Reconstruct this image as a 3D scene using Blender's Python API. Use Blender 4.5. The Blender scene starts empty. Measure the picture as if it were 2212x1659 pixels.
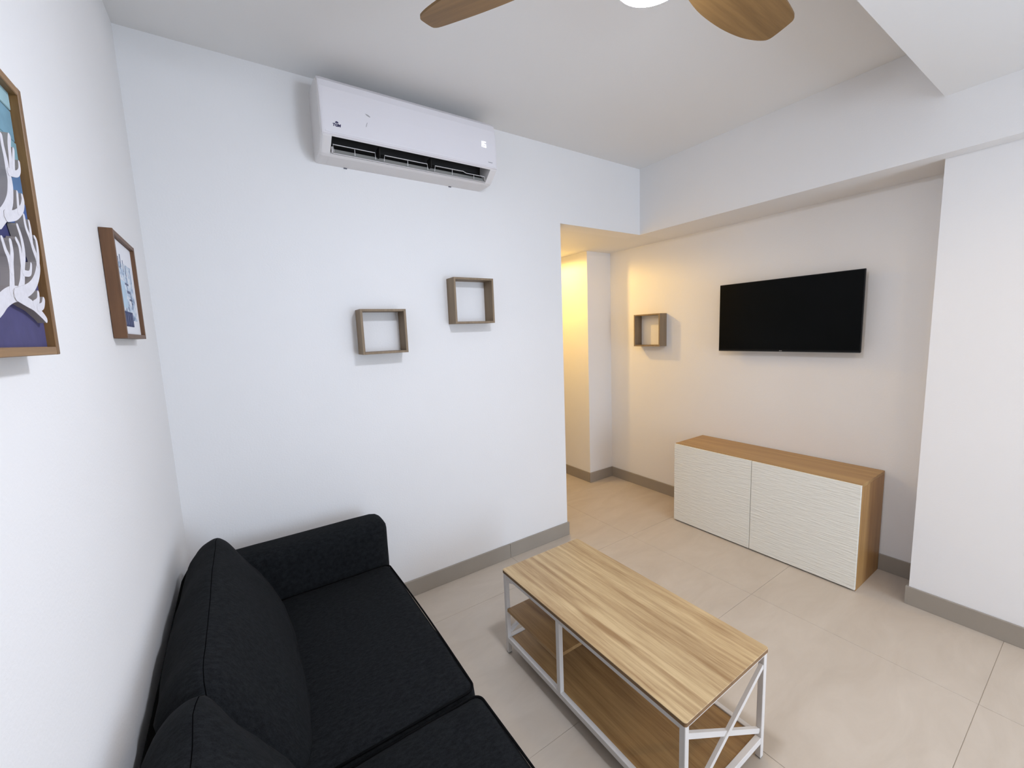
import bpy, bmesh, math, random
from mathutils import Vector, Matrix, noise
random.seed(4)
S = bpy.context.scene
COL = S.collection

# ------------------------------------------------------------------ camera
cam_d = bpy.data.cameras.new('camera'); cam = bpy.data.objects.new('camera', cam_d); COL.objects.link(cam)
cam_d.sensor_fit = 'HORIZONTAL'; cam_d.sensor_width = 36.0; cam_d.lens = 14.5275
cam_d.clip_start = 0.02; cam_d.clip_end = 60
cam.matrix_world = Matrix(((0.830547, 0.101152, -0.547685, 0.2775),
                           (-0.555566, 0.081246, -0.827493, -2.3464),
                           (-0.039205, 0.991548, 0.123676, 1.5883),
                           (0, 0, 0, 1)))
S.camera = cam

# ------------------------------------------------------------------ world, lights, exposure
S.view_settings.view_transform = 'Standard'; S.view_settings.look = 'None'
S.view_settings.exposure = 0.0; S.view_settings.gamma = 1.0; S.view_settings.use_curve_mapping = False
W = bpy.data.worlds.new('world'); S.world = W; W.use_nodes = True
bg = W.node_tree.nodes['Background']; bg.inputs[0].default_value = (0.75, 0.85, 1.0, 1); bg.inputs[1].default_value = 0.25

def area_light(name, loc, rot, sx, sy, power, color, spread=180):
    d = bpy.data.lights.new(name, 'AREA'); d.shape = 'RECTANGLE'; d.size = sx; d.size_y = sy
    d.energy = power; d.color = color; d.spread = math.radians(spread)
    o = bpy.data.objects.new(name, d); o.location = loc; o.rotation_euler = rot; COL.objects.link(o); return o
# daylight entering by the balcony door in the front wall, behind the camera
DAY = area_light('daylight', (2.45, -5.30, 1.15), (math.radians(90), 0, 0), 1.5, 2.0, 80, (0.64, 0.785, 1.0))
# and by a window in the right-hand wall, also behind the camera
DAY2 = area_light('side_daylight', (3.90, -3.25, 1.45), (0, math.radians(90), 0), 1.2, 1.3, 22, (0.58, 0.75, 1.0))
def point_light(name, loc, r, power, color):
    d = bpy.data.lights.new(name, 'POINT'); d.shadow_soft_size = r; d.energy = power; d.color = color
    o = bpy.data.objects.new(name, d); o.location = loc; COL.objects.link(o); return o
def spot_light(name, loc, r, power, color, ang=160, blend=0.5):
    d = bpy.data.lights.new(name, 'SPOT'); d.shadow_soft_size = r; d.energy = power; d.color = color
    d.spot_size = math.radians(ang); d.spot_blend = blend
    o = bpy.data.objects.new(name, d); o.location = loc; COL.objects.link(o); return o
HALL_POWER = 16.0; HALL_COL = (1.0, 0.62, 0.15)
FAN_EMIT = 172.0; FAN_COL = (0.81, 0.865, 1.0)
SOFFIT_POWER = 24.0; SOFFIT_COL = (1.0, 0.74, 0.46)

# ------------------------------------------------------------------ materials
def new_mat(name):
    m = bpy.data.materials.new(name); m.use_nodes = True
    nt = m.node_tree; b = nt.nodes['Principled BSDF']; return m, nt, b
def srgb(r, g, b):
    f = lambda c: (c / 255 / 12.92) if c / 255 <= 0.04045 else ((c / 255 + 0.055) / 1.055) ** 2.4
    return (f(r), f(g), f(b), 1)
def plain(name, col, rough=0.5, metal=0.0, bump=0.0, bscale=200, spec=0.5, var=0.0, vscale=3):
    m, nt, b = new_mat(name); L = nt.links.new
    b.inputs['Base Color'].default_value = col; b.inputs['Roughness'].default_value = rough
    b.inputs['Metallic'].default_value = metal; b.inputs['Specular IOR Level'].default_value = spec
    tc = nt.nodes.new('ShaderNodeTexCoord')
    if var:
        n = nt.nodes.new('ShaderNodeTexNoise'); n.inputs['Scale'].default_value = vscale; n.inputs['Detail'].default_value = 5
        L(tc.outputs['Object'], n.inputs['Vector'])
        r = nt.nodes.new('ShaderNodeValToRGB')
        r.color_ramp.elements[0].position = .3; r.color_ramp.elements[1].position = .7
        r.color_ramp.elements[0].color = tuple(c * (1 - var) for c in col[:3]) + (1,)
        r.color_ramp.elements[1].color = tuple(min(1, c * (1 + var)) for c in col[:3]) + (1,)
        L(n.outputs['Fac'], r.inputs[0]); L(r.outputs[0], b.inputs['Base Color'])
    if bump:
        n2 = nt.nodes.new('ShaderNodeTexNoise'); n2.inputs['Scale'].default_value = bscale; n2.inputs['Detail'].default_value = 3
        L(tc.outputs['Object'], n2.inputs['Vector'])
        bp = nt.nodes.new('ShaderNodeBump'); bp.inputs['Strength'].default_value = bump; bp.inputs['Distance'].default_value = 0.002
        L(n2.outputs['Fac'], bp.inputs['Height']); L(bp.outputs[0], b.inputs['Normal'])
    return m
def wood(name, light, dark, axis='y', scale=1.0, contrast=1.0, rough=0.45, seed=0.0, knots=True):
    """oak-look laminate: long streaks along one axis, cathedral arches and fine pores"""
    m, nt, b = new_mat(name); L = nt.links.new; N = nt.nodes.new
    tc = N('ShaderNodeTexCoord')
    def mapped(sl, sc, off):
        mp = N('ShaderNodeMapping'); s = {'x': (sl, sc, sc), 'y': (sc, sl, sc), 'z': (sc, sc, sl)}[axis]
        mp.inputs['Scale'].default_value = s; mp.inputs['Location'].default_value = (off + seed, off * .7 + seed, off * .3)
        L(tc.outputs['Object'], mp.inputs['Vector']); return mp
    a = N('ShaderNodeTexNoise'); a.inputs['Scale'].default_value = 1; a.inputs['Detail'].default_value = 4; a.inputs['Roughness'].default_value = .55
    a.inputs['Distortion'].default_value = .25
    L(mapped(1.5 * scale, 42 * scale, 3.1).outputs[0], a.inputs['Vector'])
    f = N('ShaderNodeTexNoise'); f.inputs['Scale'].default_value = 1; f.inputs['Detail'].default_value = 6; f.inputs['Roughness'].default_value = .7
    L(mapped(9 * scale, 210 * scale, 8.3).outputs[0], f.inputs['Vector'])
    w = N('ShaderNodeTexNoise'); w.inputs['Scale'].default_value = 1; w.inputs['Detail'].default_value = 2; w.inputs['Distortion'].default_value = .6
    L(mapped(1.1 * scale, 6.0 * scale, 5.7).outputs[0], w.inputs['Vector'])
    ws = N('ShaderNodeMath'); ws.operation = 'MULTIPLY'; ws.inputs[1].default_value = 26; L(w.outputs['Fac'], ws.inputs[0])
    wf = N('ShaderNodeMath'); wf.operation = 'SINE'; L(ws.outputs[0], wf.inputs[0])
    # arches only show in a band
    k = N('ShaderNodeTexNoise'); k.inputs['Scale'].default_value = 1; k.inputs['Detail'].default_value = 1
    L(mapped(1.6 * scale, 9 * scale, 1.9).outputs[0], k.inputs['Vector'])
    kr = N('ShaderNodeMapRange'); kr.inputs['From Min'].default_value = .52; kr.inputs['From Max'].default_value = .7; L(k.outputs['Fac'], kr.inputs['Value'])
    km = N('ShaderNodeMath'); km.operation = 'MULTIPLY'; L(wf.outputs[0], km.inputs[0]); L(kr.outputs[0], km.inputs[1])
    s1 = N('ShaderNodeMath'); s1.operation = 'MULTIPLY_ADD'; s1.inputs[1].default_value = (.22 if knots else .03)
    L(km.outputs[0], s1.inputs[0]); L(a.outputs['Fac'], s1.inputs[2])
    fm = N('ShaderNodeMath'); fm.operation = 'MULTIPLY_ADD'; fm.inputs[1].default_value = .62
    L(f.outputs['Fac'], fm.inputs[0]); L(s1.outputs[0], fm.inputs[2])
    mr = N('ShaderNodeMapRange'); mr.inputs['From Min'].default_value = .81 - .32 / contrast; mr.inputs['From Max'].default_value = .81 + .32 / contrast
    L(fm.outputs[0], mr.inputs['Value'])
    mix = N('ShaderNodeMix'); mix.data_type = 'RGBA'
    mix.inputs[6].default_value = dark; mix.inputs[7].default_value = light
    L(mr.outputs[0], mix.inputs[0]); L(mix.outputs[2], b.inputs['Base Color'])
    b.inputs['Roughness'].default_value = rough
    bp = N('ShaderNodeBump'); bp.inputs['Strength'].default_value = .12; bp.inputs['Distance'].default_value = .001
    L(f.outputs['Fac'], bp.inputs['Height']); L(bp.outputs[0], b.inputs['Normal'])
    return m

M = {}
M['wall'] = plain('wall_paint', srgb(238, 236, 234), .85, bump=.25, bscale=120, spec=.2, var=.012, vscale=1.2)
M['ceil'] = plain('ceiling_paint', srgb(236, 234, 231), .9, bump=.15, bscale=120, spec=.2)
def tile_mat():
    m, nt, b = new_mat('porcelain_tile'); L = nt.links.new; N = nt.nodes.new
    tc = N('ShaderNodeTexCoord'); oi = N('ShaderNodeObjectInfo')
    mp = N('ShaderNodeMapping'); mp.inputs['Scale'].default_value = (1.2, 3.5, 1)
    ad = N('ShaderNodeVectorMath'); ad.operation = 'ADD'
    L(tc.outputs['Object'], ad.inputs[0]); L(oi.outputs['Location'], ad.inputs[1]); L(ad.outputs[0], mp.inputs['Vector'])
    n = N('ShaderNodeTexNoise'); n.inputs['Scale'].default_value = 1.6; n.inputs['Detail'].default_value = 8; n.inputs['Roughness'].default_value = .65; n.inputs['Distortion'].default_value = .8
    L(mp.outputs[0], n.inputs['Vector'])
    r = N('ShaderNodeValToRGB'); r.color_ramp.elements[0].position = .3; r.color_ramp.elements[1].position = .72
    r.color_ramp.elements[0].color = srgb(190, 177, 161); r.color_ramp.elements[1].color = srgb(203, 191, 176)
    L(n.outputs['Fac'], r.inputs[0]); L(r.outputs[0], b.inputs['Base Color'])
    b.inputs['Roughness'].default_value = .42; b.inputs['Specular IOR Level'].default_value = .4
    n2 = N('ShaderNodeTexNoise'); n2.inputs['Scale'].default_value = 60; L(tc.outputs['Object'], n2.inputs['Vector'])
    bp = N('ShaderNodeBump'); bp.inputs['Strength'].default_value = .05; bp.inputs['Distance'].default_value = .002
    L(n2.outputs['Fac'], bp.inputs['Height']); L(bp.outputs[0], b.inputs['Normal'])
    return m
M['tile'] = tile_mat()
M['grout'] = plain('grout', srgb(176, 165, 150), .9)
M['skirt'] = plain('skirting_porcelain', srgb(156, 147, 135), .4, var=.05, vscale=4, bump=.05)
M['caulk'] = plain('caulk', srgb(232, 230, 226), .7)
M['table_top'] = wood('table_oak', srgb(203, 177, 134), srgb(150, 118, 80), 'y', 1.0, 1.4, .42, seed=2.2)
M['table_shelf'] = wood('table_shelf_oak', srgb(186, 150, 100), srgb(132, 96, 56), 'y', 1.0, 1.0, .45, seed=6.1)
M['edge'] = wood('edge_band', srgb(150, 116, 78), srgb(112, 82, 52), 'y', 1.0, .8, .5, seed=1)
M['white_metal'] = plain('white_metal', srgb(226, 221, 216), .4, spec=.4, bump=.05)
M['cab_wood'] = wood('cabinet_oak', srgb(190, 152, 96), srgb(152, 114, 66), 'y', .9, .9, .45, seed=9.0, knots=False)
M['cab_side'] = wood('cabinet_side_oak', srgb(186, 144, 88), srgb(146, 104, 56), 'z', .9, .9, .45, seed=3.3, knots=False)
def door_mat():
    m, nt, b = new_mat('rippled_white_lacquer'); L = nt.links.new; N = nt.nodes.new
    b.inputs['Base Color'].default_value = srgb(236, 234, 224); b.inputs['Roughness'].default_value = .35
    tc = N('ShaderNodeTexCoord'); mp = N('ShaderNodeMapping'); mp.inputs['Scale'].default_value = (1, 11, 115)
    L(tc.outputs['Object'], mp.inputs['Vector'])
    n = N('ShaderNodeTexNoise'); n.inputs['Scale'].default_value = 1.0; n.inputs['Detail'].default_value = 2; L(mp.outputs[0], n.inputs['Vector'])
    bp = N('ShaderNodeBump'); bp.inputs['Strength'].default_value = .8; bp.inputs['Distance'].default_value = .0065
    L(n.outputs['Fac'], bp.inputs['Height']); L(bp.outputs[0], b.inputs['Normal'])
    return m
M['door'] = door_mat()
M['shelf_wood'] = wood('shelf_oak', srgb(150, 130, 104), srgb(118, 98, 74), 'z', 1.2, .9, .6, seed=4, knots=False)
M['frame_wood'] = wood('frame_oak', srgb(138, 102, 56), srgb(100, 68, 34), 'z', 1.5, .9, .5, seed=7, knots=False)
M['frame_wood_h'] = wood('frame_oak_rail', srgb(160, 124, 80), srgb(108, 76, 44), 'y', 1.5, .9, .5, seed=7.7, knots=False)
M['frame_dark'] = wood('frame_walnut', srgb(116, 80, 50), srgb(82, 54, 32), 'z', 1.5, .8, .5, seed=5, knots=False)
M['blade'] = wood('fan_blade_wood', srgb(140, 106, 62), srgb(110, 80, 42), 'x', 1.0, 1.0, .5, seed=3)
M['ac_white'] = plain('air_conditioner_plastic', srgb(230, 226, 224), .35, spec=.4)
M['ac_panel'] = plain('air_conditioner_panel', srgb(232, 228, 230), .28, spec=.5)
M['ac_dark'] = plain('vent_dark', srgb(34, 31, 28), .7)
M['ac_vane'] = plain('vane_grey', srgb(176, 174, 168), .5)
M['black'] = plain('black_plastic', srgb(8, 8, 9), .4, spec=.25)
M['screen'] = plain('screen_glass', srgb(3, 4, 4), .30, spec=.10)
M['silver'] = plain('silver_strip', srgb(120, 118, 116), .35, metal=.8)
M['logo_grey'] = plain('logo_grey', srgb(150, 150, 150), .4)
M['ink'] = plain('navy_ink', srgb(34, 24, 74), .5)
M['ink_grey'] = plain('grey_ink', srgb(96, 96, 104), .5)
M['coral'] = plain('coral_white', srgb(216, 213, 217), .75, bump=.35, bscale=90, var=.05, vscale=120)
M['coral_edge'] = plain('coral_board_edge', srgb(158, 149, 143), .8)
M['paper'] = plain('paper', srgb(232, 232, 236), .8)
def fabric():
    m, nt, b = new_mat('charcoal_fabric'); L = nt.links.new; N = nt.nodes.new
    tc = N('ShaderNodeTexCoord')
    n = N('ShaderNodeTexNoise'); n.inputs['Scale'].default_value = 330; n.inputs['Detail'].default_value = 3; L(tc.outputs['Object'], n.inputs['Vector'])
    mp = N('ShaderNodeMapping'); mp.inputs['Scale'].default_value = (30, 70, 30); mp.inputs['Rotation'].default_value = (0, 0, .5)
    L(tc.outputs['Object'], mp.inputs['Vector'])
    n2 = N('ShaderNodeTexNoise'); n2.inputs['Scale'].default_value = 2; n2.inputs['Detail'].default_value = 5; L(mp.outputs[0], n2.inputs['Vector'])
    mul = N('ShaderNodeMath'); mul.operation = 'MULTIPLY_ADD'; mul.inputs[1].default_value = .6; L(n2.outputs['Fac'], mul.inputs[0]); 
    m2 = N('ShaderNodeMath'); m2.operation = 'MULTIPLY'; m2.inputs[1].default_value = .5; L(n.outputs['Fac'], m2.inputs[0]); L(m2.outputs[0], mul.inputs[2])
    r = N('ShaderNodeValToRGB'); r.color_ramp.elements[0].position = .38; r.color_ramp.elements[1].position = .72
    r.color_ramp.elements[0].color = srgb(9, 11, 13); r.color_ramp.elements[1].color = srgb(28, 30, 32)
    L(mul.outputs[0], r.inputs[0]); L(r.outputs[0], b.inputs['Base Color'])
    b.inputs['Roughness'].default_value = .95; b.inputs['Specular IOR Level'].default_value = .15
    bp = N('ShaderNodeBump'); bp.inputs['Strength'].default_value = .3; bp.inputs['Distance'].default_value = .001
    L(n.outputs['Fac'], bp.inputs['Height']); L(bp.outputs[0], b.inputs['Normal'])
    return m
M['fabric'] = fabric()
M['piping'] = plain('piping_black', srgb(9, 9, 10), .9, spec=.1)
M['backing_shade'] = plain('backrest_gap_shade', srgb(8, 7, 6), 1.0, spec=.02)  # near-black so the backrest colour carries the shade of the gap by the wall
M['seam'] = plain('seam_black', srgb(8, 8, 9), 1.0, spec=.0)
def emis(name, col, st):
    m, nt, b = new_mat(name); b.inputs['Base Color'].default_value = (0.9, 0.9, 0.9, 1)
    b.inputs['Emission Color'].default_value = (*col, 1); b.inputs['Emission Strength'].default_value = st; return m

# ------------------------------------------------------------------ helpers
def link(name, bm, mats, parent=None, smooth=False, loc=(0, 0, 0)):
    me = bpy.data.meshes.new(name); bmesh.ops.recalc_face_normals(bm, faces=bm.faces); bm.to_mesh(me); bm.free()
    for m in (mats if isinstance(mats, (list, tuple)) else [mats]): me.materials.append(m)
    if smooth:
        for p in me.polygons: p.use_smooth = True
    o = bpy.data.objects.new(name, me); COL.objects.link(o); o.location = loc
    if parent is not None: o.parent = parent
    return o
def thing(name, label, cat, loc=(0, 0, 0), rot=(0, 0, 0), group=None):
    o = bpy.data.objects.new(name, None); COL.objects.link(o); o.location = loc; o.rotation_euler = rot
    o.empty_display_size = .1; o['label'] = label; o['category'] = cat
    if group: o['group'] = group
    return o
def struct(o): o['kind'] = 'structure'; return o
def box(bm, x0, x1, y0, y1, z0, z1, bev=0.0, seg=2, mi=0):
    r = bmesh.ops.create_cube(bm, size=1.0); vs = r['verts']
    for v in vs:
        v.co = Vector(((x0 + x1) / 2 + v.co.x * (x1 - x0), (y0 + y1) / 2 + v.co.y * (y1 - y0), (z0 + z1) / 2 + v.co.z * (z1 - z0)))
    fs = list({f for v in vs for f in v.link_faces})
    for f in fs: f.material_index = mi
    if bev:
        es = list({e for v in vs for e in v.link_edges})
        bmesh.ops.bevel(bm, geom=es, offset=bev, segments=seg, profile=.5, affect='EDGES')
def bx(name, dims, mat, parent=None, bev=0.0, seg=2):
    bm = bmesh.new(); box(bm, *dims, bev=bev, seg=seg); return link(name, bm, mat, parent)
def tube(bm, pts, rad, n=8, cap=True, mi=0):
    """round tube along a polyline; rad is a number or one per point"""
    pts = [Vector(p) for p in pts]; rr = rad if isinstance(rad, (list, tuple)) else [rad] * len(pts)
    rings = []; up = None
    for i, p in enumerate(pts):
        d = (pts[min(i + 1, len(pts) - 1)] - pts[max(i - 1, 0)]).normalized()
        if up is None:
            up = Vector((0, 0, 1)) if abs(d.z) < .9 else Vector((1, 0, 0))
        a = d.cross(up).normalized(); up = a.cross(d).normalized()
        rings.append([bm.verts.new(p + (a * math.cos(t) + up * math.sin(t)) * rr[i]) for t in [2 * math.pi * k / n for k in range(n)]])
    for r0, r1 in zip(rings, rings[1:]):
        for k in range(n):
            f = bm.faces.new((r0[k], r0[(k + 1) % n], r1[(k + 1) % n], r1[k])); f.material_index = mi; f.smooth = True
    if cap:
        bm.faces.new(rings[0][::-1]).material_index = mi; bm.faces.new(rings[-1]).material_index = mi
def bar(bm, p, q, w, h, nrm, mi=0):
    """rectangular bar from p to q; w across (in plane), h along nrm"""
    p, q, nrm = Vector(p), Vector(q), Vector(nrm).normalized(); d = (q - p).normalized(); s = d.cross(nrm).normalized()
    vs = []
    for c in (p, q):
        vs.append([bm.verts.new(c + s * (a * w / 2) + nrm * (b * h / 2)) for a, b in ((-1, -1), (1, -1), (1, 1), (-1, 1))])
    for k in range(4): bm.faces.new((vs[0][k], vs[0][(k + 1) % 4], vs[1][(k + 1) % 4], vs[1][k]))
    bm.faces.new(vs[0][::-1]); bm.faces.new(vs[1])
def lathe(bm, prof, n=40, mi=0, smooth=True):
    rings = []
    for r, z in prof:
        if r < 1e-5: rings.append([bm.verts.new((0, 0, z))])
        else: rings.append([bm.verts.new((r * math.cos(2 * math.pi * k / n), r * math.sin(2 * math.pi * k / n), z)) for k in range(n)])
    for a, b in zip(rings, rings[1:]):
        for k in range(n):
            k2 = (k + 1) % n
            if len(a) == 1 and len(b) == 1: continue
            if len(a) == 1: f = bm.faces.new((a[0], b[k], b[k2]))
            elif len(b) == 1: f = bm.faces.new((a[k], b[0], a[k2]))
            else: f = bm.faces.new((a[k], b[k], b[k2], a[k2]))
            f.material_index = mi; f.smooth = smooth
def loft(bm, sections, cap=True, mi=0, smooth=True):
    """sections: lists of equally many points, closed loops"""
    rs = [[bm.verts.new(p) for p in s] for s in sections]
    for a, b in zip(rs, rs[1:]):
        for k in range(len(a)):
            f = bm.faces.new((a[k], a[(k + 1) % len(a)], b[(k + 1) % len(a)], b[k])); f.material_index = mi; f.smooth = smooth
    if cap:
        bm.faces.new(rs[0][::-1]).material_index = mi; bm.faces.new(rs[-1]).material_index = mi
    return rs
def catmull(pts, sub, closed=True):
    out = []; n = len(pts)
    for i in range(n if closed else n - 1):
        g = lambda j: Vector(pts[j % n]) if closed else Vector(pts[max(0, min(n - 1, j))])
        p0, p1, p2, p3 = g(i - 1), g(i), g(i + 1), g(i + 2)
        for s in range(sub):
            t = s / sub
            out.append(.5 * ((2 * p1) + (p2 - p0) * t + (2 * p0 - 5 * p1 + 4 * p2 - p3) * t * t + (3 * p1 - p0 - 3 * p2 + p3) * t ** 3))
    if not closed: out.append(Vector(pts[-1]))
    return out
def text_mesh(name, body, size, mat, parent, loc, rot, shear=0.0, bold=0.0, ext=.0003, align='CENTER'):
    c = bpy.data.curves.new(name, 'FONT'); c.body = body; c.size = size; c.extrude = ext; c.shear = shear; c.offset = bold
    c.align_x = align; c.align_y = 'CENTER'; c.resolution_u = 3
    t = bpy.data.objects.new(name, c); COL.objects.link(t); dg = bpy.context.evaluated_depsgraph_get()
    me = bpy.data.meshes.new_from_object(t.evaluated_get(dg)); bpy.data.objects.remove(t); bpy.data.curves.remove(c)
    me.name = name; me.materials.clear(); me.materials.append(mat)
    o = bpy.data.objects.new(name, me); COL.objects.link(o); o.parent = parent; o.location = loc; o.rotation_euler = rot
    return o

# ------------------------------------------------------------------ room shell (metres; back wall at y = 0, left wall at x = 0)
ZC, ZB, ZS = 2.863, 2.348, 2.605          # ceiling, beam underside, lowered ceiling
XE, XB, XT, XP, XR = 2.298, 3.1585, 3.555, 3.228, 3.257
YH, YR = 0.697, -1.762
YF, YEND = -5.0, 3.2
def wall(name, *boxes):
    bm = bmesh.new()
    for b in boxes: box(bm, *b)
    return struct(link(name, bm, M['wall']))
wall('wall_left', (-.15, 0, YF - .15, .15, 0, 3.0))
bm = bmesh.new()
# back wall with the air conditioner: one solid with rounded plaster arris at the passage
box(bm, 0, XE, 0, .15, 0, 3.0); struct(link('wall_back', bm, M['wall']))
wall('wall_hall_left', (XE - .15, XE, .15, YEND, 0, 3.0))
wall('wall_lintel', (XE, 3.72, 0, .15, ZB + .08, 3.0), (XE, XB, 0, .15, ZB, ZB + .08))
wall('wall_right', (XT, 3.72, YR - .1, YH, 0, ZB))
wall('wall_hall_right', (XP, 3.72, YH, YEND, 0, ZB))
wall('wall_hall_end', (XE - .15, 3.72, YEND, YEND + .15, 0, 3.0))
# stretch of wall standing forward, with the balcony door opening beyond the frame
wall('wall_pillar', (XR, 3.72, -2.6, YR, 0, ZB), (XR, 3.72, YF, -3.9, 0, ZB), (XR, 3.72, -3.9, -2.6, 2.1, ZB), (XR, 3.72, -3.9, -2.6, 0, .85))
wall('wall_front', (-.15, 1.65, YF - .15, YF, 0, 3.0), (3.25, 3.72, YF - .15, YF, 0, 3.0), (1.65, 3.25, YF - .15, YF, 2.15, 3.0))
wall('trim_1', (XB, 3.72, YF, 0, ZB, ZC + .1))                      # the beam along the television wall
struct(bx('ceiling', (-.15, 3.72, YF - .15, .15, ZC, ZC + .15), M['ceil']))
struct(bx('ceiling_lowered', (0, XB, YF, YR, ZS, ZC), M['ceil']))
struct(bx('ceiling_hall', (XE, 3.72, 0.0 + .15, YEND, ZB, ZB + .08), M['ceil']))
struct(bx('ceiling_recess', (XB, 3.72, 0, .15, ZB, ZB + .08), M['ceil']))
# balcony door frame (outside the picture, lets the daylight in)
bm = bmesh.new()
for d in ((1.65, 1.70, -5.10, -5.04, 0, 2.15), (3.20, 3.25, -5.10, -5.04, 0, 2.15), (1.70, 3.20, -5.10, -5.04, 2.10, 2.15), (2.43, 2.47, -5.10, -5.04, 0, 2.10)): box(bm, *d)
struct(link('door_1', bm, M['white_metal']))
bm = bmesh.new()
for d in ((3.42, 3.48, -3.9, -3.86, .85, 2.1), (3.42, 3.48, -2.64, -2.6, .85, 2.1), (3.42, 3.48, -3.86, -2.64, 2.06, 2.1), (3.42, 3.48, -3.86, -2.64, .85, .89)): box(bm, *d)
struct(link('window_1', bm, M['white_metal']))

# floor: grout bed with porcelain tiles 0.90 m square
floor = struct(bx('floor', (-.15, 3.72, YF - .15, YEND + .15, -.08, -.002), M['grout']))
TS = .9; me_tile = None
for i in range(-1, 5):
    for j in range(-5, 6):
        x0 = 2.664 - TS * 3 + TS * (i - 0); y0 = -1.213 + TS * j
        if x0 > 3.6 or x0 + TS < 0 or y0 + TS < YF or y0 > YEND: continue
        if y0 > .1 and x0 + TS < XE: continue
        a, b_, c, d = max(x0, 0) , min(x0 + TS, 3.70), max(y0, YF), min(y0 + TS, YEND)
        if b_ - a < .05 or d - c < .05: continue
        bm = bmesh.new(); g = .0009
        box(bm, -(b_ - a) / 2 + g, (b_ - a) / 2 - g, -(d - c) / 2 + g, (d - c) / 2 - g, -.010, 0, bev=.0008, seg=1)
        t = link('floor_tile', bm, M['tile'], floor, loc=((a + b_) / 2, (c + d) / 2, random.uniform(-.0003, 0)))

# skirting: porcelain strips with open joints, a bead of caulk on top
HB, TB = .1034, .012
def skirting(name, runs):
    e = bpy.data.objects.new(name, None); COL.objects.link(e); struct(e)
    for d in runs:
        bx('skirting_tile', d, M['skirt'], e, bev=.0012, seg=1)
    return e
skirting('baseboard_back', [(.0, .853, -TB, 0, 0, HB), (.8545, 1.754, -TB, 0, 0, HB), (1.7555, XE + TB, -TB, 0, 0, HB), (XE, XE + TB, .0005, .15, 0, HB)])
skirting('baseboard_hall_left', [(XE, XE + TB, .1515, 1.2, 0, HB), (XE, XE + TB, 1.2015, YEND, 0, HB)])
skirting('baseboard_left', [(0, TB, -.9, -TB - .001, 0, HB), (0, TB, -1.8, -.9015, 0, HB), (0, TB, -2.7, -1.8015, 0, HB), (0, TB, -3.6, -2.7015, 0, HB)])
skirting('baseboard_right', [(XT - TB, XT, -.18, YH - TB, 0, HB), (XT - TB, XT, -1.0, -.1815, 0, HB), (XT - TB, XT, YR + .0005, -1.0015, 0, HB)])
skirting('baseboard_recess', [(XP - TB, XT, YH - TB, YH, 0, HB)])
skirting('baseboard_hall_right', [(XP - TB, XP, YH + .0005, 1.55, 0, HB), (XP - TB, XP, 1.5515, YEND, 0, HB)])
skirting('baseboard_pillar', [(XR - TB, XR, -2.35, YR + TB, 0, HB), (XR - TB, XR, -2.75, -2.3515, 0, HB), (XR, XT - TB, YR, YR + TB, 0, HB)])

# ------------------------------------------------------------------ sofa
sofa = thing('sofa', 'charcoal fabric two-seat sofa with loose cushions standing in the left corner', 'sofa', (0, 0, 0))
Y0S, Y1S = -.125, -2.37            # outer faces of the arms
def rounded(name, x0, x1, y0, y1, z0, z1, r, mat, parent, seg=5, puff=None, amp=0.0):
    """upholstered block: bevelled grid box with optional puff and soft unevenness"""
    bm = bmesh.new(); box(bm, x0, x1, y0, y1, z0, z1)
    bmesh.ops.subdivide_edges(bm, edges=bm.edges[:], cuts=14, use_grid_fill=True)
    c = Vector(((x0 + x1) / 2, (y0 + y1) / 2, (z0 + z1) / 2)); h = Vector(((x1 - x0) / 2, (y1 - y0) / 2, (z1 - z0) / 2))
    for v in bm.verts:
        p = v.co - c; q = Vector([p[k] / h[k] for k in range(3)])
        # pull grid lines towards the edges so the rounding has vertices
        q = Vector([math.copysign(abs(t) ** .55, t) if abs(t) > 1e-6 else 0 for t in q])
        p = Vector([q[k] * h[k] for k in range(3)])
        inner = Vector([max(-(h[k] - r), min(h[k] - r, p[k])) for k in range(3)])
        d = p - inner
        if d.length > 1e-7: p = inner + d.normalized() * min(r, max(abs(d.x), abs(d.y), abs(d.z)))
        if puff:
            fx, fy, fz = [max(0, 1 - (p[k] / h[k]) ** 2) for k in range(3)]
            if p.z > 0: p.z += puff[2] * fx * fy
            p.x += math.copysign(puff[0] * fy * fz, p.x); p.y += math.copysign(puff[1] * fx * fz, p.y)
        if amp:
            n = noise.noise_vector(p * 7 + c) * amp + noise.noise_vector(p * 19 + c) * amp * .35
            p += Vector((n.x * .4, n.y * .4, n.z))
        v.co = c + p
    return link(name, bm, mat, parent, smooth=True)
F = M['fabric']
bx('base', (.06, .80, Y1S + .02, Y0S - .02, .13, .30), F, sofa, bev=.015)
rounded('backrest', .020, .125, Y1S + .02, -.36, .13, .735, .035, M['backing_shade'], sofa)
for ya, yb in ((-.30, Y0S), (Y1S, -2.195)):
    rounded('arm', .022, .842, ya, yb, .13, .667, .062, F, sofa, amp=.002)
for sx in (.09, .77):
    for sy in (-.18, -2.31):
        bm = bmesh.new(); tube(bm, [(sx, sy, 0), (sx, sy, .13)], [.017, .024], 12); link('leg', bm, M['black'], sofa)
SEAM = -1.248
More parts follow.
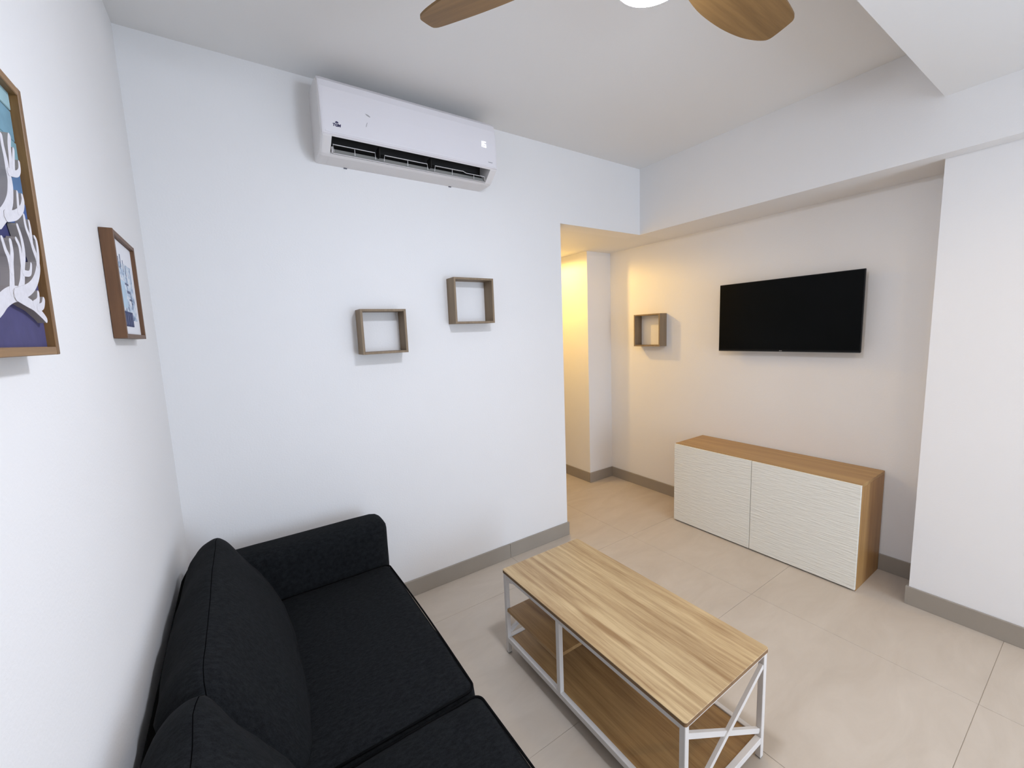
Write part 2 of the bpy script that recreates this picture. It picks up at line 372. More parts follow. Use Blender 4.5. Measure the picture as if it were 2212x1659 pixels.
for k, (ya, yb) in enumerate(((SEAM + .004, -.302), (-2.193, SEAM - .004))):
    o = rounded('seat_cushion', .26, .828, ya, yb, .30, .440, .032, F, sofa, puff=(.005, .0, .012), amp=.004)
    bm = bmesh.new()
    # piped seam round the top edge of the front and sides
    z, r, xf = .4318, .03, .8215
    pts = [(.30, yb - .008, z)] + [(xf - r + r * math.sin(t), yb - .008 - r + r * math.cos(t), z) for t in [math.pi / 2 * i / 6 for i in range(7)]]
    pts += [(xf + .004 * math.sin(math.pi * s), yb - .008 - r - s * (yb - ya - .016 - 2 * r), z + .004 * math.sin(math.pi * s)) for s in [i / 10 for i in range(1, 10)]]
    pts += [(xf - r + r * math.cos(t), ya + .008 + r - r * math.sin(t), z) for t in [math.pi / 2 * i / 6 for i in range(7)]] + [(.30, ya + .008, z)]
    tube(bm, pts, .0038, 8); link('piping', bm, M['piping'], o)
# back cushions: leaning pillows with a ridge seam along the top
PROF = [(.350, .425), (.348, .47), (.316, .56), (.250, .685), (.198, .768), (.163, .801), (.140, .814), (.114, .812), (.074, .786), (.038, .728), (.030, .64), (.060, .52), (.110, .445), (.20, .425), (.29, .42)]
RIDGE = 6
def back_cushion(ya, yb, push=0.0, lift=0.0, taper=.035):
    base = [Vector((x, z)) for x, z in PROF]
    dense = catmull([(p.x, p.y, 0) for p in base], 4); cx, cz = .20, .60
    secs = []; N = 26; L_ = yb - ya; ridge = []
    for i in range(N + 1):
        t = i / N; s = 2 * t - 1
        y = ya + L_ * t
        e = (1 - abs(s) ** 9) ** .5 if abs(s) < 1 else 0
        sc = .91 + .09 * e + .04 * (1 - s * s)
        sec = []
        for j, p in enumerate(dense):
            x, z = cx + (p.x - cx) * sc + push * .6, cz + (p.y - cz) * sc + lift
            # front face belly
            if p.x > .16: x += .012 * (1 - s * s) * max(0, math.sin(math.pi * (min(max((p.y - .42) / .39, 0), 1))))
            if p.x > .13: x -= taper * abs(s) ** 4 * min(1, (p.x - .13) / .10)
            z = max(z, .448) if x > .13 else max(z, .43)
            wv = noise.noise(Vector((x * 5, y * 6, z * 5))) * .009 + noise.noise(Vector((x * 14, y * 9 + p.y * 12, z * 14))) * .0055
            # pinched folds radiating from the ridge near the far end
            fold = .006 * math.sin(26 * (y - .6 * z)) * math.exp(-((abs(s) - .82) / .16) ** 2) * (1 if p.y > .6 else .4)
            d = Vector((p.x - cx, 0, p.y - cz)); d.normalize()
            sec.append(Vector((x, y, z)) + d * (wv + fold))
        if i in (0, N):
            c0 = sum(sec, Vector()) / len(sec); sec = [c0 + (q - c0) * .93 for q in sec]
            ynew = y
        for q in sec:
            q.x = max(q.x, .022 if q.z > .75 else .03)
        secs.append(sec); ridge.append(sec[RIDGE * 4])
    bm = bmesh.new(); loft(bm, secs, cap=True)
    o = link('back_cushion', bm, F, sofa, smooth=True)
    bm = bmesh.new(); tube(bm, [r + Vector((0, 0, -.0012)) for r in ridge], .0016, 6); link('seam', bm, M['seam'], o)
    return o
back_cushion(-1.243, -.304)
back_cushion(-2.19, -1.253, push=-.004, lift=.030, taper=.05)

# ------------------------------------------------------------------ coffee table
TX0, TX1, TY0, TY1, ZT = 1.2535, 1.7485, -.717, -1.7142, .4406
tab = thing('coffee_table', 'oak-topped coffee table with white metal frame and cross braces beside the dark sofa', 'table', ((TX0 + TX1) / 2, (TY0 + TY1) / 2, 0))
hx, hy = (TX1 - TX0) / 2, (TY0 - TY1) / 2
bm = bmesh.new()
# tabletop with softly rounded corners
def rrect(hx, hy, r, z, n=5):
    out = []
    for cx, cy, a0 in ((hx - r, hy - r, 0), (-hx + r, hy - r, 90), (-hx + r, -hy + r, 180), (hx - r, -hy + r, 270)):
        for i in range(n + 1):
            a = math.radians(a0 + 90 * i / n); out.append(Vector((cx + r * math.cos(a), cy + r * math.sin(a), z)))
    return out
loft(bm, [rrect(hx - .001, hy - .001, .009, ZT - .016), rrect(hx, hy, .01, ZT - .0145), rrect(hx, hy, .01, ZT - .0015), rrect(hx - .0012, hy - .0012, .009, ZT)], smooth=False)
top = link('tabletop', bm, [M['table_top'], M['edge']], tab)
for p in top.data.polygons:
    if abs(p.normal.z) < .5: p.material_index = 1
L_ = .02; zt = ZT - .016
W_ = M['white_metal']
ins = .004
for sx in (-1, 1):
    for sy in (-1, 1):
        bm = bmesh.new(); x = sx * (hx - ins - L_ / 2); y = sy * (hy - ins - L_ / 2)
        box(bm, x - L_ / 2, x + L_ / 2, y - L_ / 2, y + L_ / 2, .004, zt, bev=.0015, seg=1)
        leg = link('leg', bm, W_, tab)
        bm = bmesh.new(); box(bm, x - .009, x + .009, y - .009, y + .009, 0, .0045); link('foot_cap', bm, M['logo_grey'], leg)
xi = hx - ins - L_; yi = hy - ins - L_
MIDY = -1.128 - (TY0 + TY1) / 2
for sx in (-1, 1):
    x = sx * (hx - ins - L_ / 2)
    for nm, z0, z1 in (('top_rail', zt - .02, zt), ('bottom_rail', .064, .088)):
        bx(nm, (x - L_ / 2, x + L_ / 2, -yi, yi, z0, z1), W_, tab, bev=.0012, seg=1)
    bx('middle_post', (x - L_ / 2, x + L_ / 2, MIDY - .011, MIDY + .011, .088, zt - .02), W_, tab, bev=.0012, seg=1)
for sy in (-1, 1):
    y = sy * (hy - ins - L_ / 2)
    for nm, z0, z1 in (('top_rail', zt - .02, zt), ('bottom_rail', .064, .088)):
        if nm == 'top_rail' and sy < 0: z0 = zt - .010
        bx(nm, (-xi, xi, y - L_ / 2, y + L_ / 2, z0, z1), W_, tab, bev=.0012, seg=1)
    for s in (-1, 1):
        bm = bmesh.new()
        off = .0 
        p = (-xi * s, y + s * .0022, .376); q = (xi * s, y + s * .0022, .112)
        bar(bm, p, q, .018, .012, (0, 1, 0)); link('cross_brace', bm, W_, tab)
    for s in (-1, 1):
        bm = bmesh.new(); x = s * xi; z = zt - .020
        vs = [bm.verts.new(v) for v in ((x, y - .006, z), (x - s * .03, y - .006, z), (x, y - .006, z - .03), (x, y + .006, z), (x - s * .03, y + .006, z), (x, y + .006, z - .03))]
        for f in ((0, 1, 2), (3, 5, 4), (0, 3, 4, 1), (1, 4, 5, 2), (2, 5, 3, 0)): bm.faces.new([vs[k] for k in f])
        if sy > 0: link('gusset', bm, W_, tab)
        else: bm.free()
bx('bottom_shelf', (-xi + .001, xi - .001, -yi + .001, yi - .001, .070, .084), M['table_shelf'], tab, bev=.001, seg=1)
bx('middle_shelf', (-hx + .006, hx - .006, MIDY + .0115, yi - .001, .226, .242), M['table_shelf'], tab, bev=.001, seg=1)

# ------------------------------------------------------------------ sideboard
XF = 3.148; YC0, YC1 = -.352, -1.556
cab = thing('sideboard', 'low oak sideboard with two rippled white doors standing under the television', 'sideboard', (XF, (YC0 + YC1) / 2, 0))
w2 = (YC0 - YC1) / 2; D = XT - TB - .002 - XF
bx('top_panel', (.017, D, -w2, w2, .630, .650), M['cab_wood'], cab, bev=.001, seg=1)
for s in (-1, 1):
    a, b_ = sorted((s * w2, s * (w2 - .019)))
    bx('side_panel', (.017, D, a, b_, 0, .6295), M['cab_side'], cab, bev=.001, seg=1)
bx('bottom_panel', (.017, D, -w2 + .0195, w2 - .0195, .022, .041), M['cab_wood'], cab)
bx('back_panel', (D - .006, D - .001, -w2 + .0195, w2 - .0195, .0415, .6295), M['cab_wood'], cab)
bx('plinth', (.05, .065, -w2 + .0195, w2 - .0195, 0, .0215), M['black'], cab)
for s in (-1, 1):
    a, b_ = sorted((s * .0016, s * (w2 - .0005)))
    bx('door', (0, .016, a, b_, .010, .646), M['door'], cab, bev=.0015, seg=2)

# ------------------------------------------------------------------ television
ty0, ty1, tz0, tz1 = -.515, -1.416, 1.3805, 1.888
tv = thing('television', 'slim black flat television switched off and mounted on the wall above the sideboard', 'television', (3.475, (ty0 + ty1) / 2, (tz0 + tz1) / 2))
w2 = (ty0 - ty1) / 2; h2 = (tz1 - tz0) / 2
bx('casing', (.001, .016, -w2, w2, -h2, h2), M['black'], tv, bev=.002)
bx('screen', (0, .0012, -w2 + .005, w2 - .005, -h2 + .012, h2 - .005), M['screen'], tv)
bx('bottom_strip', (-.001, .010, -w2 + .002, w2 - .002, -h2 - .0025, -h2 + .0005), M['silver'], tv)
rear = bx('rear_housing', (.016, .052, -.30, .30, -h2 + .01, .06), M['black'], tv, bev=.008)
bx('wall_bracket', (.052, XT - 3.475, -.12, .12, -.12, .04), M['black'], tv)
bx('logo', (-.0008, .0008, -.009, .009, -h2 + .0035, -h2 + .0075), M['logo_grey'], tv)

# ------------------------------------------------------------------ cube wall shelves
def cube_shelf(label, w, h, d, loc, rz, t=.012):
    """open box; local x along the wall, y = 0 at the wall, opening to -y"""
    r = thing('cube_shelf', label, 'shelf', loc, (0, 0, rz), 'open square wall shelves')
    for s in (-1, 1):
        a, b_ = sorted((s * w / 2, s * (w / 2 - t))); bx('side_board', (a, b_, -d, 0, 0, h), M['shelf_wood'], r, bev=.0006, seg=1)
    for z0 in (0, h - t): bx('horizontal_board', (-w / 2 + t, w / 2 - t, -d, -.0002, z0, z0 + t), M['shelf_wood'], r, bev=.0006, seg=1)
    return r
cube_shelf('open square brown shelf on the white wall, lower of the pair below the air conditioner', .246, .238, .1, (.958, 0, 1.502), 0)
cube_shelf('open square brown shelf on the white wall, upper of the pair near the passage', .272, .272, .1, (1.5185, 0, 1.653), 0)
cube_shelf('small open square brown shelf on the right wall, left of the television', .290, .296, .1, (XT, .168, 1.411), -math.pi / 2)

# ------------------------------------------------------------------ air conditioner
ac = thing('air_conditioner', 'white split air conditioner high on the wall showing 16', 'air conditioner', (1.18, 0, 2.465))
AX0, AX1 = .702 - 1.18, 1.655 - 1.18
zz = lambda z: z - 2.465
OUT = [(0, 2.467), (-.115, 2.466), (-.133, 2.472), (-.197, 2.524), (-.205, 2.535), (-.206, 2.56), (-.204, 2.66), (-.198, 2.735), (-.190, 2.765), (-.170, 2.785), (-.14, 2.795), (0, 2.80)]
CAV = [(0, 2.467), (-.115, 2.466), (-.133, 2.472), (-.125, 2.485), (-.075, 2.540), (-.085, 2.585), (-.186, 2.545), (-.198, 2.5265), (-.205, 2.535), (-.206, 2.56), (-.204, 2.66), (-.198, 2.735), (-.190, 2.765), (-.170, 2.785), (-.14, 2.795), (0, 2.80)]
def sec(prof, x, inset=0.0):
    out = []
    for y, z in prof:
        cy, cz = -.09, 2.633
        yy = y if y > -.01 else y + inset
        z2 = z + (inset if z < cz else -inset)
        out.append(Vector((x, yy, zz(z2))))
    return out
bm = bmesh.new()
vx0, vx1 = .750 - 1.18, 1.607 - 1.18
loft(bm, [sec(OUT, AX0, .010), sec(OUT, AX0 + .003, .005), sec(OUT, AX0 + .010, .001), sec(OUT, AX0 + .016), sec(OUT, vx0)], smooth=False)
loft(bm, [sec(OUT, vx1), sec(OUT, AX1 - .016), sec(OUT, AX1 - .010, .001), sec(OUT, AX1 - .003, .005), sec(OUT, AX1, .010)], smooth=False)
rs = loft(bm, [sec(CAV, vx0 + .0002), sec(CAV, vx1 - .0002)], cap=False, smooth=False)
body = link('body', bm, [M['ac_white'], M['ac_dark']], ac)
for p in body.data.polygons:
    c = p.center
    if vx0 + .01 < c.x < vx1 - .01 and -.20 < c.y < -.07 and zz(2.48) < c.z < zz(2.575): p.material_index = 1
# front panel, slightly proud, with a thin shadow lip beneath
FR = [(-.199, 2.5285), (-.2085, 2.534), (-.2095, 2.56), (-.2075, 2.66), (-.2015, 2.736), (-.193, 2.768), (-.172, 2.7885), (-.168, 2.785), (-.188, 2.764), (-.196, 2.735), (-.202, 2.66), (-.204, 2.56), (-.203, 2.5365)]
def psec(x, ins=0.0): return [Vector((x, y + ins, zz(z) )) for y, z in FR]
bm = bmesh.new(); loft(bm, [psec(AX0 + .006, .004), psec(AX0 + .012, .001), psec(AX0 + .02), psec(AX1 - .02), psec(AX1 - .012, .001), psec(AX1 - .006, .004)], smooth=False)
panel = link('front_panel', bm, M['ac_panel'], ac)
bx('panel_lip', (AX0 + .02, AX1 - .02, -.2112, -.2085, zz(2.5385), zz(2.5465)), M['ac_panel'], panel, bev=.001)
# slightly open swing vane along the lower edge
bm = bmesh.new()
vane = [(-.1345, 2.4745), (-.128, 2.4815), (-.120, 2.492), (-.112, 2.503), (-.114, 2.5045), (-.122, 2.494), (-.131, 2.4835), (-.1375, 2.4765)]
loft(bm, [[Vector((x, y, zz(z))) for y, z in vane] for x in (vx0 + .012, vx1 - .006)], smooth=False)
vn = link('vane', bm, M['ac_vane'], ac)
bm = bmesh.new(); tube(bm, [(vx0 + .005, -.137, zz(2.483)), (vx0 + .014, -.137, zz(2.476)), (vx1 - .004, -.137, zz(2.476))], .0018, 6); link('vane_edge', bm, M['ac_white'], vn)
bm = bmesh.new(); box(bm, vx0 + .006, vx0 + .012, -.146, -.13, zz(2.478), zz(2.503), bev=.002); link('vane_pivot', bm, M['ac_white'], vn)
for top_, posts in (([(.765, 2.478), (.762, 2.511), (.961, 2.511), (.962, 2.480)], [.862]),
                    ([(1.005, 2.479), (1.009, 2.508), (1.239, 2.508), (1.241, 2.479)], [1.130]),
                    ([(1.280, 2.478), (1.285, 2.507), (1.455, 2.508), (1.474, 2.501), (1.594, 2.501), (1.597, 2.480)], [1.387, 1.524])):
    bm = bmesh.new(); P = [(x - 1.18, -.15, zz(z)) for x, z in top_]
    tube(bm, P, .0017, 6)
    for px in posts: tube(bm, [(px - 1.18, -.15, zz(2.5005 if px > 1.5 else 2.507)), (px - 1.18, -.149, zz(2.478))], .0015, 6)
    lf = link('louver_frame', bm, M['ac_white'], ac)
    # fin shelf behind the rim
    bm = bmesh.new(); x0, x1 = top_[1][0] - 1.18, top_[-2][0] - 1.18; zt_ = top_[1][1]
    x1b = x1 if len(top_) == 4 else 1.455 - 1.18
    vs = [bm.verts.new(v) for v in ((x0, -.1495, zz(zt_)), (x1b, -.1495, zz(zt_)), (x1b - .008, -.120, zz(zt_ + .009)), (x0 + .008, -.120, zz(zt_ + .009)),
                                    (x0, -.1495, zz(zt_ + .0015)), (x1b, -.1495, zz(zt_ + .0015)), (x1b - .008, -.120, zz(zt_ + .0105)), (x0 + .008, -.120, zz(zt_ + .0105)))]
    for f in ((0, 1, 2, 3), (7, 6, 5, 4), (0, 4, 5, 1), (1, 5, 6, 2), (2, 6, 7, 3), (3, 7, 4, 0)): bm.faces.new([vs[k] for k in f])
    link('fin', bm, M['ac_vane'], lf)
for px in (.985, 1.262):
    bx('divider', (px - 1.182, px - 1.178, -.152, -.10, zz(2.496), zz(2.545)), M['ac_dark'], ac)
for px in (.846, 1.439):
    bx('clip', (px - 1.18 - .008, px - 1.18 + .008, -.006, -.001, zz(2.4625), zz(2.468)), M['ink_grey'], ac)
RX = (math.radians(90), 0, 0)
# printed word with its small domed emblem, model text, torn sticker marks, lit digits
text_mesh('brand_print', 'TGM', .0165, M['ink'], panel, (.773 - 1.18, -.2100, zz(2.5735)), RX, shear=.2, bold=.0008)
bm = bmesh.new(); n = 10
vs = [bm.verts.new((.775 - 1.18 + .0075 * math.cos(math.pi * k / n), -.2102, zz(2.5835) + .0075 * math.sin(math.pi * k / n))) for k in range(n + 1)]
f = bm.faces.new(vs); r = bmesh.ops.extrude_face_region(bm, geom=[f]); bmesh.ops.translate(bm, vec=(0, .0006, 0), verts=[v for v in r['geom'] if isinstance(v, bmesh.types.BMVert)])
link('emblem_print', bm, M['ink'], panel)
text_mesh('inverter_print', 'Inverter', .0085, M['ink_grey'], panel, (1.604 - 1.18, -.2099, zz(2.5615)), RX)
M['digits'] = emis('lit_digits', (.90, .92, 1.0), 1.25)
def seg_digit(bm, x0, z0, w, h, segs, t=.0032):
    y0, y1 = -.2094, -.2080; zm = z0 + h / 2
    R_ = {'a': (x0, x0 + w, z0 + h - t, z0 + h), 'g': (x0, x0 + w, zm - t / 2, zm + t / 2), 'd': (x0, x0 + w, z0, z0 + t),
          'f': (x0, x0 + t, zm + .0006, z0 + h), 'e': (x0, x0 + t, z0, zm - .0006), 'b': (x0 + w - t, x0 + w, zm + .0006, z0 + h), 'c': (x0 + w - t, x0 + w, z0, zm - .0006)}
    for s in segs: a, b_, c, d = R_[s]; box(bm, a, b_, y0, y1, c, d)
bm = bmesh.new(); seg_digit(bm, 1.5515 - 1.18 - .012 + .0, zz(2.6375), .016, .030, 'bc'); seg_digit(bm, 1.5625 - 1.18, zz(2.6375), .0165, .030, 'afgedc')
link('digital_display', bm, M['digits'], ac)
M['tear'] = plain('torn_sticker', srgb(176, 172, 172), .8)
bm = bmesh.new()
for k in range(8):
    t0, t1 = k / 8, (k + 1) / 8; w0 = .0045 * math.sin(math.pi * min(1, t0 * .9 + .1)); 
    xa, xb_ = .910 + .022 * t0, .910 + .022 * t1; za, zb_ = 2.656 - .009 * t0 ** 2, 2.656 - .009 * t1 ** 2
    box(bm, xa - 1.18, xb_ - 1.18, -.2092, -.2078, zz(min(za, zb_) - w0), zz(max(za, zb_)))
link('sticker_residue', bm, M['tear'], panel)
bm = bmesh.new(); bar(bm, (.916 - 1.18, -.2097, zz(2.617)), (.909 - 1.18, -.2099, zz(2.597)), .002, .0006, (0, 1, 0))
link('sticker_residue', bm, M['tear'], panel)

# ------------------------------------------------------------------ ceiling fan with lamp
fan = thing('ceiling_fan', 'three-blade wooden ceiling fan with a round white lamp under the ceiling', 'fan', (1.217, -1.625, 2.55))
bm = bmesh.new(); lathe(bm, [(.0, ZC - 2.55), (.065, ZC - 2.55), (.062, .275), (.03, .245), (.0, .245)]); link('canopy', bm, M['white_metal'], fan)
bm = bmesh.new(); tube(bm, [(0, 0, .06), (0, 0, .26)], .0125, 16); link('downrod', bm, M['white_metal'], fan)
bm = bmesh.new(); lathe(bm, [(0, .085), (.04, .085), (.085, .06), (.105, .02), (.105, -.035), (.095, -.06), (.0, -.06)]); link('motor_housing', bm, M['white_metal'], fan)
M['lamp'] = emis('lamp_diffuser', FAN_COL, FAN_EMIT)
bm = bmesh.new(); lathe(bm, [(0, -.058), (.108, -.058), (.112, -.075), (.112, -.088), (.107, -.091)]); lk = link('lamp_holder', bm, M['white_metal'], fan)
bm = bmesh.new(); lathe(bm, [(.107, -.0885), (.104, -.103), (.090, -.120), (.060, -.134), (.030, -.140), (0, -.141)]); link('lamp_diffuser', bm, M['lamp'], lk)
up_ = [(.10, .036), (.16, .050), (.24, .070), (.32, .083), (.40, .086), (.48, .083), (.56, .073), (.62, .058), (.655, .044), (.668, .033)]
dn_ = [(.672, .015), (.671, -.030), (.664, -.043), (.645, -.050), (.58, -.058), (.50, -.065), (.40, -.068), (.30, -.062), (.20, -.050), (.10, -.036)]
for k in range(3):
    ang = math.radians(1.3 + 120 * k)
    bm = bmesh.new(); tp = math.tan(math.radians(13)); poly = [p for p in catmull([(u, v, 0) for u, v in up_ + dn_], 3)]
    lo = [bm.verts.new((p.x, p.y, -tp * p.y - .004)) for p in poly]; hi = [bm.verts.new((p.x, p.y, -tp * p.y + .004)) for p in poly]
    bm.faces.new(lo[::-1]); bm.faces.new(hi)
    for i in range(len(lo)): bm.faces.new((lo[i], lo[(i + 1) % len(lo)], hi[(i + 1) % len(lo)], hi[i]))
    b_ = link('blade', bm, M['blade'], fan); b_.rotation_euler = (0, 0, ang)
    bm = bmesh.new(); bar(bm, (.08, 0, .008), (.17, 0, .008), .045, .006, (0, 0, 1)); br = link('blade_arm', bm, M['white_metal'], b_)

# ------------------------------------------------------------------ downlights (out of the picture or round the corner, some added as fill)
M['hall_lamp'] = emis('hall_lamp', HALL_COL, 6.0)
M['soffit_lamp'] = emis('soffit_lamp', SOFFIT_COL, 6.0)
def downlight(label, x, y, z, mat):
    t = thing('downlight', label, 'lamp', (x, y, z))
    bm = bmesh.new(); lathe(bm, [(.045, -.0005), (.062, -.0005), (.060, -.007), (.047, -.009), (.045, -.0005)], 28); link('ring', bm, M['white_metal'], t)
    bm = bmesh.new(); lathe(bm, [(0, -.004), (.0445, -.004), (.0445, -.0005), (0, -.0005)], 28); link('lamp_disc', bm, mat, t)
downlight('round warm downlight in the passage ceiling, farther in past the jutting corner', 2.77, 1.03, ZB, M['hall_lamp'])
downlight('added round warm fill light in the passage ceiling, just behind the air conditioner wall', 2.47, .55, ZB, M['hall_lamp'])  # added unseen lamp, evens the warm light along the television wall
DL = ((2.1, -2.45, .5, 'round recessed downlight in the lowered ceiling near the pillar wall'), (2.0, -3.9, .8, 'added round fill downlight in the lowered ceiling near the balcony door'), (1.4, -3.6, .8, 'added round fill downlight in the lowered ceiling behind the sofa end'))  # second and third are added unseen fill for the back wall
for x, y, k, lab in DL: downlight(lab, x, y, ZS, M['soffit_lamp'])
for x, y, k in ((2.77, 1.03, 2.2), (2.47, .55, .35)): spot_light('hall_light', (x, y, ZB - .03), .03, HALL_POWER * k, HALL_COL, 176, .25)
for x, y, k, lab in DL: spot_light('soffit_light', (x, y, ZS - .02), .04, SOFFIT_POWER * k, SOFFIT_COL, 165, .6)

# ------------------------------------------------------------------ framed pictures on the left wall
def picture_frame(name, label, y0, y1, z0, z1, depth, rail, mv, mh, shear):
    zc = (z0 + z1) / 2; yc = (y0 + y1) / 2
    t = thing(name, label, 'picture', (0, yc, zc)); hy, hz = (y1 - y0) / 2, (z1 - z0) / 2
    def add(nm, d, mat, par=t, bev=.001):
        bm = bmesh.new(); box(bm, *d, bev=bev, seg=1)
        for v in bm.verts: v.co.y += shear * v.co.z
        return link(nm, bm, mat, par)
    for s in (-1, 1):
        a, b_ = sorted((s * hy, s * (hy - rail))); add('side_rail', (0.001, depth, a, b_, -hz, hz), mv)
        a, b_ = sorted((s * hz, s * (hz - rail))); add('horizontal_rail', (0.001, depth - .0004, -hy + rail, hy - rail, a, b_), mh)
    return t, hy, hz, add
# large shadow box with the coral
SH = .06
t1, hy, hz, add1 = picture_frame('framed_coral_picture', 'wood-framed picture of white coral on blue boards, cut by the left edge', -1.773, -1.363, 1.582, 1.991, .040, .0125, M['frame_wood'], M['frame_wood_h'], SH)
zc1, yc1 = (1.582 + 1.991) / 2, (-1.773 - 1.363) / 2
bands = [1.991, 1.953, 1.906, 1.862, 1.815, 1.768, 1.722, 1.582]
bcol = [(152, 184, 190), (112, 150, 166), (122, 158, 166), (84, 116, 154), (66, 92, 146), (54, 56, 104), (70, 66, 108)]
for k in range(7):
    m = plain('board_paint', srgb(*bcol[k]), .8, var=.12, vscale=30, bump=.2, bscale=60)
    add1('board', (.020, .0300 - .0008 * (k % 2), -hy + .013, hy - .013, bands[k + 1] - zc1 + .0006, bands[k] - zc1 - .0006), m)
UP = {'a': ([(-1.479, 1.765), (-1.449, 1.785), (-1.427, 1.806), (-1.416, 1.827), (-1.413, 1.84), (-1.415, 1.852)], .017, .011),
      'b': ([(-1.415, 1.85), (-1.415, 1.868), (-1.417, 1.886), (-1.416, 1.899)], .011, .006),
      'c': ([(-1.403, 1.853), (-1.397, 1.874), (-1.393, 1.893), (-1.386, 1.909)], .009, .0075),
      'd': ([(-1.395, 1.853), (-1.388, 1.872), (-1.379, 1.893)], .008, .005),
      'e': ([(-1.413, 1.850), (-1.385, 1.856), (-1.370, 1.866), (-1.366, 1.879)], .009, .005),
      'f': ([(-1.450, 1.779), (-1.418, 1.788), (-1.391, 1.803), (-1.379, 1.817), (-1.378, 1.826)], .013, .006),
      'g': ([(-1.404, 1.795), (-1.400, 1.812), (-1.396, 1.826)], .007, .005)}
LO = {'a': ([(-1.585, 1.622), (-1.530, 1.645), (-1.504, 1.659), (-1.477, 1.668), (-1.452, 1.671)], .019, .017),
      'b': ([(-1.477, 1.671), (-1.466, 1.700), (-1.467, 1.719), (-1.473, 1.728), (-1.478, 1.743)], .012, .006),
      'c': ([(-1.465, 1.700), (-1.460, 1.715), (-1.453, 1.730), (-1.452, 1.744)], .009, .007),
      'd': ([(-1.450, 1.674), (-1.436, 1.690), (-1.425, 1.712), (-1.412, 1.734), (-1.410, 1.755), (-1.417, 1.773)], .013, .006),
      'e': ([(-1.428, 1.707), (-1.424, 1.730), (-1.424, 1.743), (-1.431, 1.751)], .008, .006),
      'f': ([(-1.425, 1.704), (-1.402, 1.707), (-1.391, 1.722)], .008, .0045),
      'g': ([(-1.466, 1.668), (-1.418, 1.681), (-1.388, 1.696), (-1.367, 1.716), (-1.362, 1.731), (-1.371, 1.749), (-1.377, 1.764), (-1.386, 1.778), (-1.386, 1.795)], .015, .0055),
      'h': ([(-1.374, 1.756), (-1.370, 1.778), (-1.370, 1.790)], .008, .005),
      'i': ([(-1.364, 1.725), (-1.355, 1.745), (-1.353, 1.764), (-1.358, 1.769)], .009, .005),
      'j': ([(-1.466, 1.668), (-1.438, 1.662), (-1.414, 1.657), (-1.396, 1.650), (-1.382, 1.644), (-1.371, 1.638)], .014, .008),
      'k': ([(-1.408, 1.660), (-1.391, 1.667), (-1.385, 1.679)], .009, .006),
      'l': ([(-1.395, 1.655), (-1.376, 1.660), (-1.367, 1.670)], .010, .007)}
K = .2415 / .2515
def coral(strokes, mirror):
    bm = bmesh.new(); idx = 0
    for pts, w0, w1 in strokes.values():
        P = []; w0 *= 1.22; w1 *= 1.25
        for y, z in pts:
            y, z = -2.3464 + (y + 2.3464) * K, 1.5883 + (z - 1.5883) * K
            if mirror: y = 2 * -1.612 - y
            y = min(max(y, yc1 - hy + .02), yc1 + hy - .016)
            P.append(Vector((0, y - yc1, z - zc1)))
        P = catmull(P, 5, closed=False); n = len(P); lf, rt = [], []
        for i, p in enumerate(P):
            d = (P[min(i + 1, n - 1)] - P[max(i - 1, 0)]).normalized(); s = Vector((0, -d.z, d.y)); w = (w0 + (w1 - w0) * i / (n - 1)) / 2
            lf.append(p + s * w); rt.append(p - s * w)
        d = (P[-1] - P[-2]).normalized(); w = w1 / 2; s = Vector((0, -d.z, d.y))
        tip = [P[-1] + s * (w * math.cos(a)) + d * (w * math.sin(a)) for a in (.5, 1.0, 1.57, 2.14, 2.64)]
        d0 = (P[0] - P[1]).normalized(); s0 = Vector((0, -d0.z, d0.y)); w = w0 / 2
        tail = [P[0] + s0 * (w * math.cos(a)) + d0 * (w * math.sin(a)) for a in (.6, 1.57, 2.5)]
        xo = .0384 + .00011 * idx + (.00004 if mirror else 0) + (.00002 if strokes is LO else 0); idx += 1
        def face(q, mi=0): f = bm.faces.new(q); f.material_index = mi
        V = {}
        for nm, pts_ in (('l', lf), ('r', rt), ('t', tip), ('k', tail)):
            V[nm] = [(bm.verts.new((.0301, q.y, q.z)), bm.verts.new((xo, q.y, q.z))) for q in pts_]
        for i in range(n - 1):
            face((V['l'][i][1], V['l'][i + 1][1], V['r'][i + 1][1], V['r'][i][1])); face((V['l'][i][0], V['r'][i][0], V['r'][i + 1][0], V['l'][i + 1][0]))
        endt = [V['l'][-1]] + V['t'] + [V['r'][-1]]; endk = [V['r'][0]] + V['k'] + [V['l'][0]]
        for e_ in (endt, endk):
            for d_ in (0, 1): face([q[d_] for q in (e_ if d_ else e_[::-1])])
        ring = V['l'] + V['t'] + V['r'][::-1] + V['k']
        for i in range(len(ring)): q0, q1 = ring[i], ring[(i + 1) % len(ring)]; face((q0[0], q1[0], q1[1], q0[1]), 1)
    return link('coral_cutout', bm, [M['coral'], M['coral_edge']], t1)
coral(UP, False); coral(LO, False); coral(UP, True); coral(LO, True)
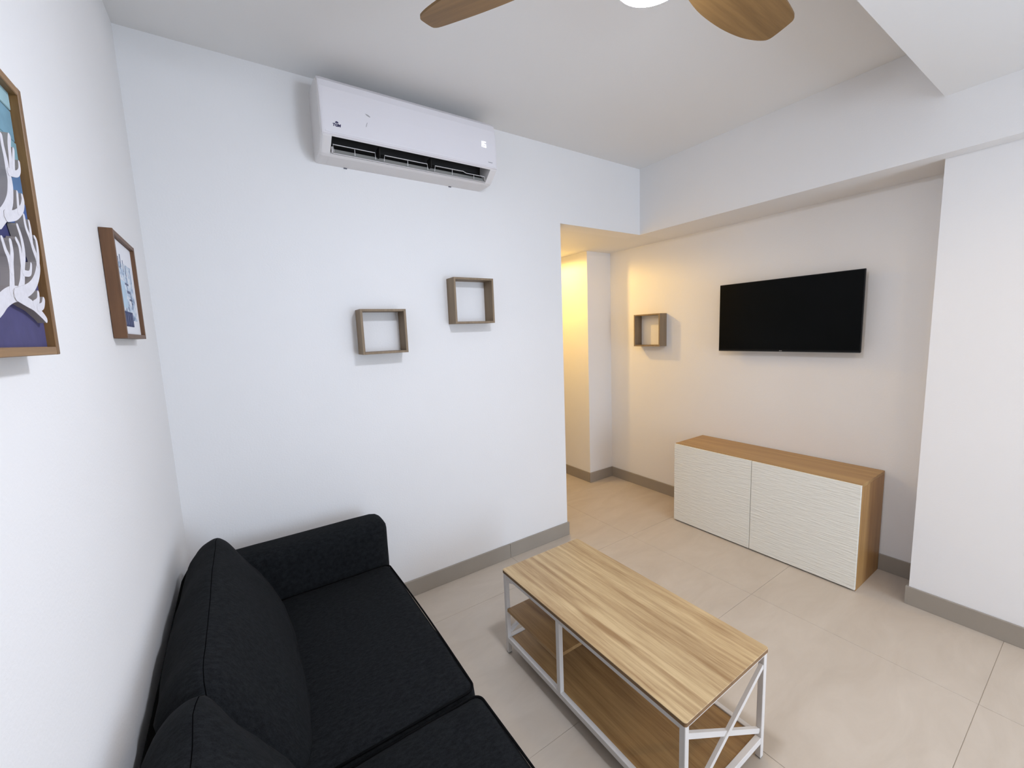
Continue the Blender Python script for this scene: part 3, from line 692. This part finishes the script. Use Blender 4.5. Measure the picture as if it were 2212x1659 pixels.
# small frame with the watercolour
t2, hy, hz, add2 = picture_frame('framed_watercolour', 'small brown-framed pale blue watercolour on the left wall nearer the corner', -.768, -.473, 1.615, 1.917, .030, .0125, M['frame_dark'], M['frame_dark'], .05)
def paper_mat():
    m, nt, b = new_mat('watercolour_paper'); L = nt.links.new; N = nt.nodes.new
    tc = N('ShaderNodeTexCoord'); n = N('ShaderNodeTexNoise'); n.inputs['Scale'].default_value = 34; n.inputs['Detail'].default_value = 6; n.inputs['Roughness'].default_value = .7
    L(tc.outputs['Object'], n.inputs['Vector'])
    r = N('ShaderNodeValToRGB'); e = r.color_ramp.elements
    e[0].position = .36; e[0].color = srgb(96, 108, 138); e[1].position = .60; e[1].color = srgb(232, 232, 235)
    x = e.new(.46); x.color = srgb(176, 194, 214); x = e.new(.52); x.color = srgb(206, 216, 226)
    L(n.outputs['Fac'], r.inputs[0]); L(r.outputs[0], b.inputs['Base Color']); b.inputs['Roughness'].default_value = .8; return m
add2('paper', (.010, .0200, -hy + .013, hy - .013, -hz + .013, hz - .013), M['paper'])
add2('painted_wash', (.0195, .0203, -.105, .095, -.095, .075), paper_mat())
M['wash'] = plain('pale_blue_wash', srgb(186, 208, 224), .8, var=.08, vscale=40)
M['navy'] = plain('navy_wash', srgb(52, 60, 98), .8, var=.35, vscale=60)
add2('painted_sky_patch', (.0197, .0205, -.10, -.02, -.06, .02), M['wash'])
add2('painted_planter', (.0197, .0206, -.105, .035, -.115, -.07), M['navy'])
M['stroke'] = plain('grey_blue_stroke', srgb(104, 112, 136), .8, var=.2, vscale=80)
for a, b_, c, d in ((-.094, -.088, .045, .10), (-.070, -.066, .055, .088), (-.045, -.038, .060, .098), (-.012, -.008, .05, .085), (.015, .021, .040, .072), (-.02, .03, .012, .018), (.0, .045, -.012, -.004), (.02, .06, -.034, -.028), (.045, .052, -.06, -.01)):
    add2('painted_stroke', (.0199, .0207, a, b_, c, d), M['stroke'], bev=0)
for k in range(5): add2('painted_slat', (.0199, .0208, -.098 + .028 * k, -.092 + .028 * k, -.110, -.076), M['stroke'], bev=0)
